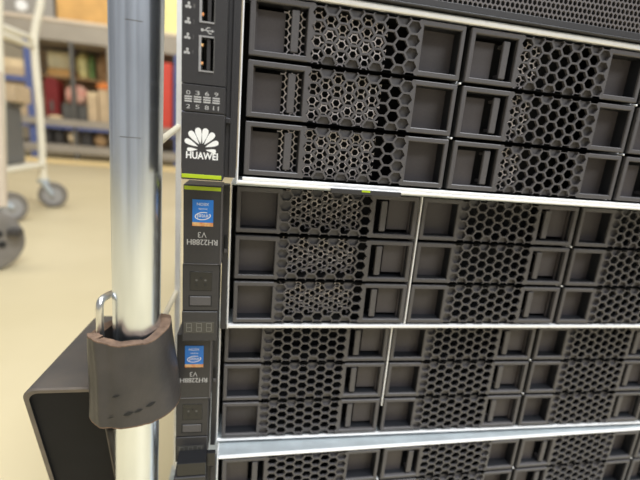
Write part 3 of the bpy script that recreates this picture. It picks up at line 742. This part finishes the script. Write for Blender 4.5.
# upper rear shelf
crate('paper_parcel', 'wide cream paper parcel under the workbench top above the maroon case', 'parcel', 46, 72, 51, zz(60, 69, YB + 320), YB + 320, 240, 'creampaper', 22)
crate('tray', 'flat orange tray under the wide cream parcel', 'tray', 47, 73, 69, zu1, YB + 320, 240, 'card', 5)
sack('paper_bag', 'pale yellow paper bag right of the wide cream parcel', 'bag', 75, 86, 51, zu1, YB + 330, 180, 'yellowpaper', 4)
sack('cloth_roll', 'upright green cloth roll right of the pale yellow bag', 'cloth', 88, 92.5, 54, zu1, YB + 330, 100, 'leaf', 5)
sack('cloth_bag', 'tan cloth bag left of the post under the workbench top', 'bag', 94.5, 110, 52, zu1, YB + 330, 180, 'tan', 3)
# middle shelf
t = thing('instrument_case', 'tall maroon case with rounded top on the middle shelf', 'case', (at(51.5, 100, YB + 60).x, YB + 130, zm1)); o_ = (at(51.5, 100, YB + 60).x, YB + 130, zm1)
xa = at(45, 100, YB + 60).x; xb = at(58.5, 100, YB + 60).x; ztp = zz(51, 77, YB + 60); rr = (xb - xa) / 2
prof = [(xa, zm1 + 1), (xb, zm1 + 1)] + [((xa + xb) / 2 + rr * math.cos(math.radians(q * 15)), ztp - rr + rr * math.sin(math.radians(q * 15))) for q in range(13)]
b = MB(); b.poly(prof, YB + 60, 0); b.poly(prof, YB + 200, 0); N_ = len(prof); b.add([(x, YB + 60, z) for x, z in prof] + [(x, YB + 200, z) for x, z in prof], [(i, (i + 1) % N_, N_ + (i + 1) % N_, N_ + i) for i in range(N_)]); b.build('body', ['maroon'], t, o_)
b = MB(); b.box((xa + xb) / 2 - 12, (xa + xb) / 2 + 12, YB + 52, YB + 60, zm1 + 60, zm1 + 150, 0, 3); b.build('latch', ['darkcase'], t, o_)
sack('cloth_bundle', 'small beige cloth lying before the maroon case on the middle shelf', 'cloth', 45, 60, 115, zm1, YB + 2, 50, 'beige', 2.5)
crate('tool_case', 'dark grey tool case on the middle shelf right of the maroon case', 'case', 60, 85, 104.5, zm1, YB + 60, 260, 'darkcase', 12, 'darkcase')
ztc = at(72.5, 104.5, YB + 60).z
sack('cloth_bundle', 'pink folded cloth lying on the dark grey tool case', 'cloth', 61, 83, 84, ztc, YB + 70, 220, 'pink', 3)
crate('cardboard_box', 'pale beige box on the middle shelf right of the tool case', 'box', 86, 96, 92, zm1, YB + 60, 220, 'cardpale', 5, 'beige', None, 'flap')
crate('cardboard_box', 'pale tan box on the middle shelf next to the post', 'box', 97.6, 112, 90, zm1, YB + 60, 220, 'cardpale', 5, 'cardpale', None, 'flap')
zc = at(104.5, 90, YB + 60).z
sack('cloth_bundle', 'orange cloth on top of the pale tan box by the post', 'cloth', 94, 110, 82, zc, YB + 80, 150, 'orange', 3)
crate('crate', 'red crate behind the post on the middle shelf', 'crate', 150, 172, 62, zm1, YB + 70, 220, 'red', 8)
crate('crate', 'dark blue crate next to the red crate on the middle shelf', 'crate', 173.5, 186, 70, zm1, YB + 70, 200, 'bluepaint', 8)
# lower shelf
for (px, lab) in ((46, 'black drum on the lower shelf nearest the white cart'), (57.5, 'black drum on the lower shelf beside the pale cloth sack')):
    cx_ = at(px, 138, YB + 60).x; rr = at(px + 5.4, 138, YB + 60).x - cx_; o_ = (cx_, YB + 60 + rr, zl1)
    t = thing('drum', lab, 'drum', o_, 'black drums on the lower shelf'); hh = zz(px, 129, YB + 60) - zl1
    b = MB(); b.lathe(o_, (0, 0, 1), [(.5, 0), (.5, rr * .9), (8, rr), (hh - 8, rr), (hh, rr * .9), (hh, 0)], 28); b.build('body', ['darkrubber'], t, o_, True, 50)
    b = MB(); b.lathe(o_, (0, 0, 1), [(hh, rr * .8), (hh + 6, rr * .78), (hh + 6, 0)], 24); b.build('lid', ['darkcase'], t, o_)
sack('cloth_sack', 'pale beige cloth sack slumped on the lower shelf', 'sack', 64, 76, 130, zl1, YB + 60, 160, 'beige', 1.6, -.15)
crate('box', 'black box on the lower shelf right of the pale sack', 'box', 78.5, 89, 130, zl1, YB + 60, 180, 'darkrubber', 8, 'darkcase')
sack('pouch', 'small tan pouch on the lower shelf close to the post', 'pouch', 91, 104, 133, zl1, YB + 60, 120, 'tan', 2)
crate('cardboard_box', 'pale carton on the middle shelf behind the white cart', 'box', -2, 25, 58, zm1, YB + 60, 200, 'cardpale', 6, 'beige', None, 'flap')

# ------------------------------------------------------------------ light
def area(name, l, target, sx, sy, power, col):
    L = bpy.data.lights.new(name, 'AREA'); L.shape = 'RECTANGLE'; L.size = sx; L.size_y = sy; L.energy = power; L.color = col
    o = bpy.data.objects.new(name, L); COL.objects.link(o); o.location = l
    o.rotation_euler = (Vector(target) - Vector(l)).to_track_quat('-Z', 'Y').to_euler(); return o
area('ceiling_and_fill_lamp', (.45, -.5, 1.9), (.1, .0, -.1), 1.5, .3, 66, (.93, .965, 1.0))
area('ceiling_and_fill_lamp', (1.5, -1.9, 1.9), (.1, .0, -.1), 1.5, .4, 40, (.93, .965, 1.0))  # added frontal fill so light reaches the mesh behind the grilles
area('ceiling_and_fill_lamp', (-1.1, .9, 2.3), (-1.1, .9, -.4), 1.8, .6, 24, (1, .95, .85))
area('ceiling_and_fill_lamp', (-1.2, 2.3, 1.7), (-1.2, 4.1, .0), 2.2, .5, 30, (1, .94, .82))  # added fill, set low and tilted to brighten below the worktop
w = bpy.data.worlds.new('hall'); sc.world = w; w.use_nodes = True; nt = w.node_tree; bg = nt.nodes['Background']
tc = nt.nodes.new('ShaderNodeTexCoord'); mp = nt.nodes.new('ShaderNodeMapping'); mp.inputs['Scale'].default_value = (3.2, 3.2, .5)
nz = nt.nodes.new('ShaderNodeTexNoise'); nz.inputs['Scale'].default_value = 1.3; nz.inputs['Detail'].default_value = 3
rp_ = nt.nodes.new('ShaderNodeValToRGB'); rp_.color_ramp.elements[0].position = .36; rp_.color_ramp.elements[1].position = .64
rp_.color_ramp.elements[0].color = (.30, .30, .31, 1); rp_.color_ramp.elements[1].color = (.97, .98, 1.0, 1)
nt.links.new(tc.outputs['Generated'], mp.inputs['Vector']); nt.links.new(mp.outputs['Vector'], nz.inputs['Vector']); nt.links.new(nz.outputs['Fac'], rp_.inputs['Fac']); nt.links.new(rp_.outputs['Color'], bg.inputs['Color'])
bg.inputs['Strength'].default_value = .52

# ------------------------------------------------------------------ camera
cd = bpy.data.cameras.new('camera'); cam = bpy.data.objects.new('camera', cd); COL.objects.link(cam)
cd.sensor_width = 36; cd.lens = FPX / 640 * 36; cd.clip_start = .005; cd.clip_end = 50
rm = Matrix(((R[0][0], -R[1][0], -R[2][0]), (R[0][1], -R[1][1], -R[2][1]), (R[0][2], -R[1][2], -R[2][2])))
cam.matrix_world = Matrix.Translation(Vector(CAM) * S) @ rm.to_4x4()
cd.dof.use_dof = True; cd.dof.focus_distance = .205; cd.dof.aperture_fstop = 6.8
sc.camera = cam
sc.view_settings.view_transform = 'Standard'; sc.view_settings.look = 'None'; sc.view_settings.exposure = 0.0; sc.view_settings.gamma = 1.0
sc.view_settings.use_curve_mapping = False
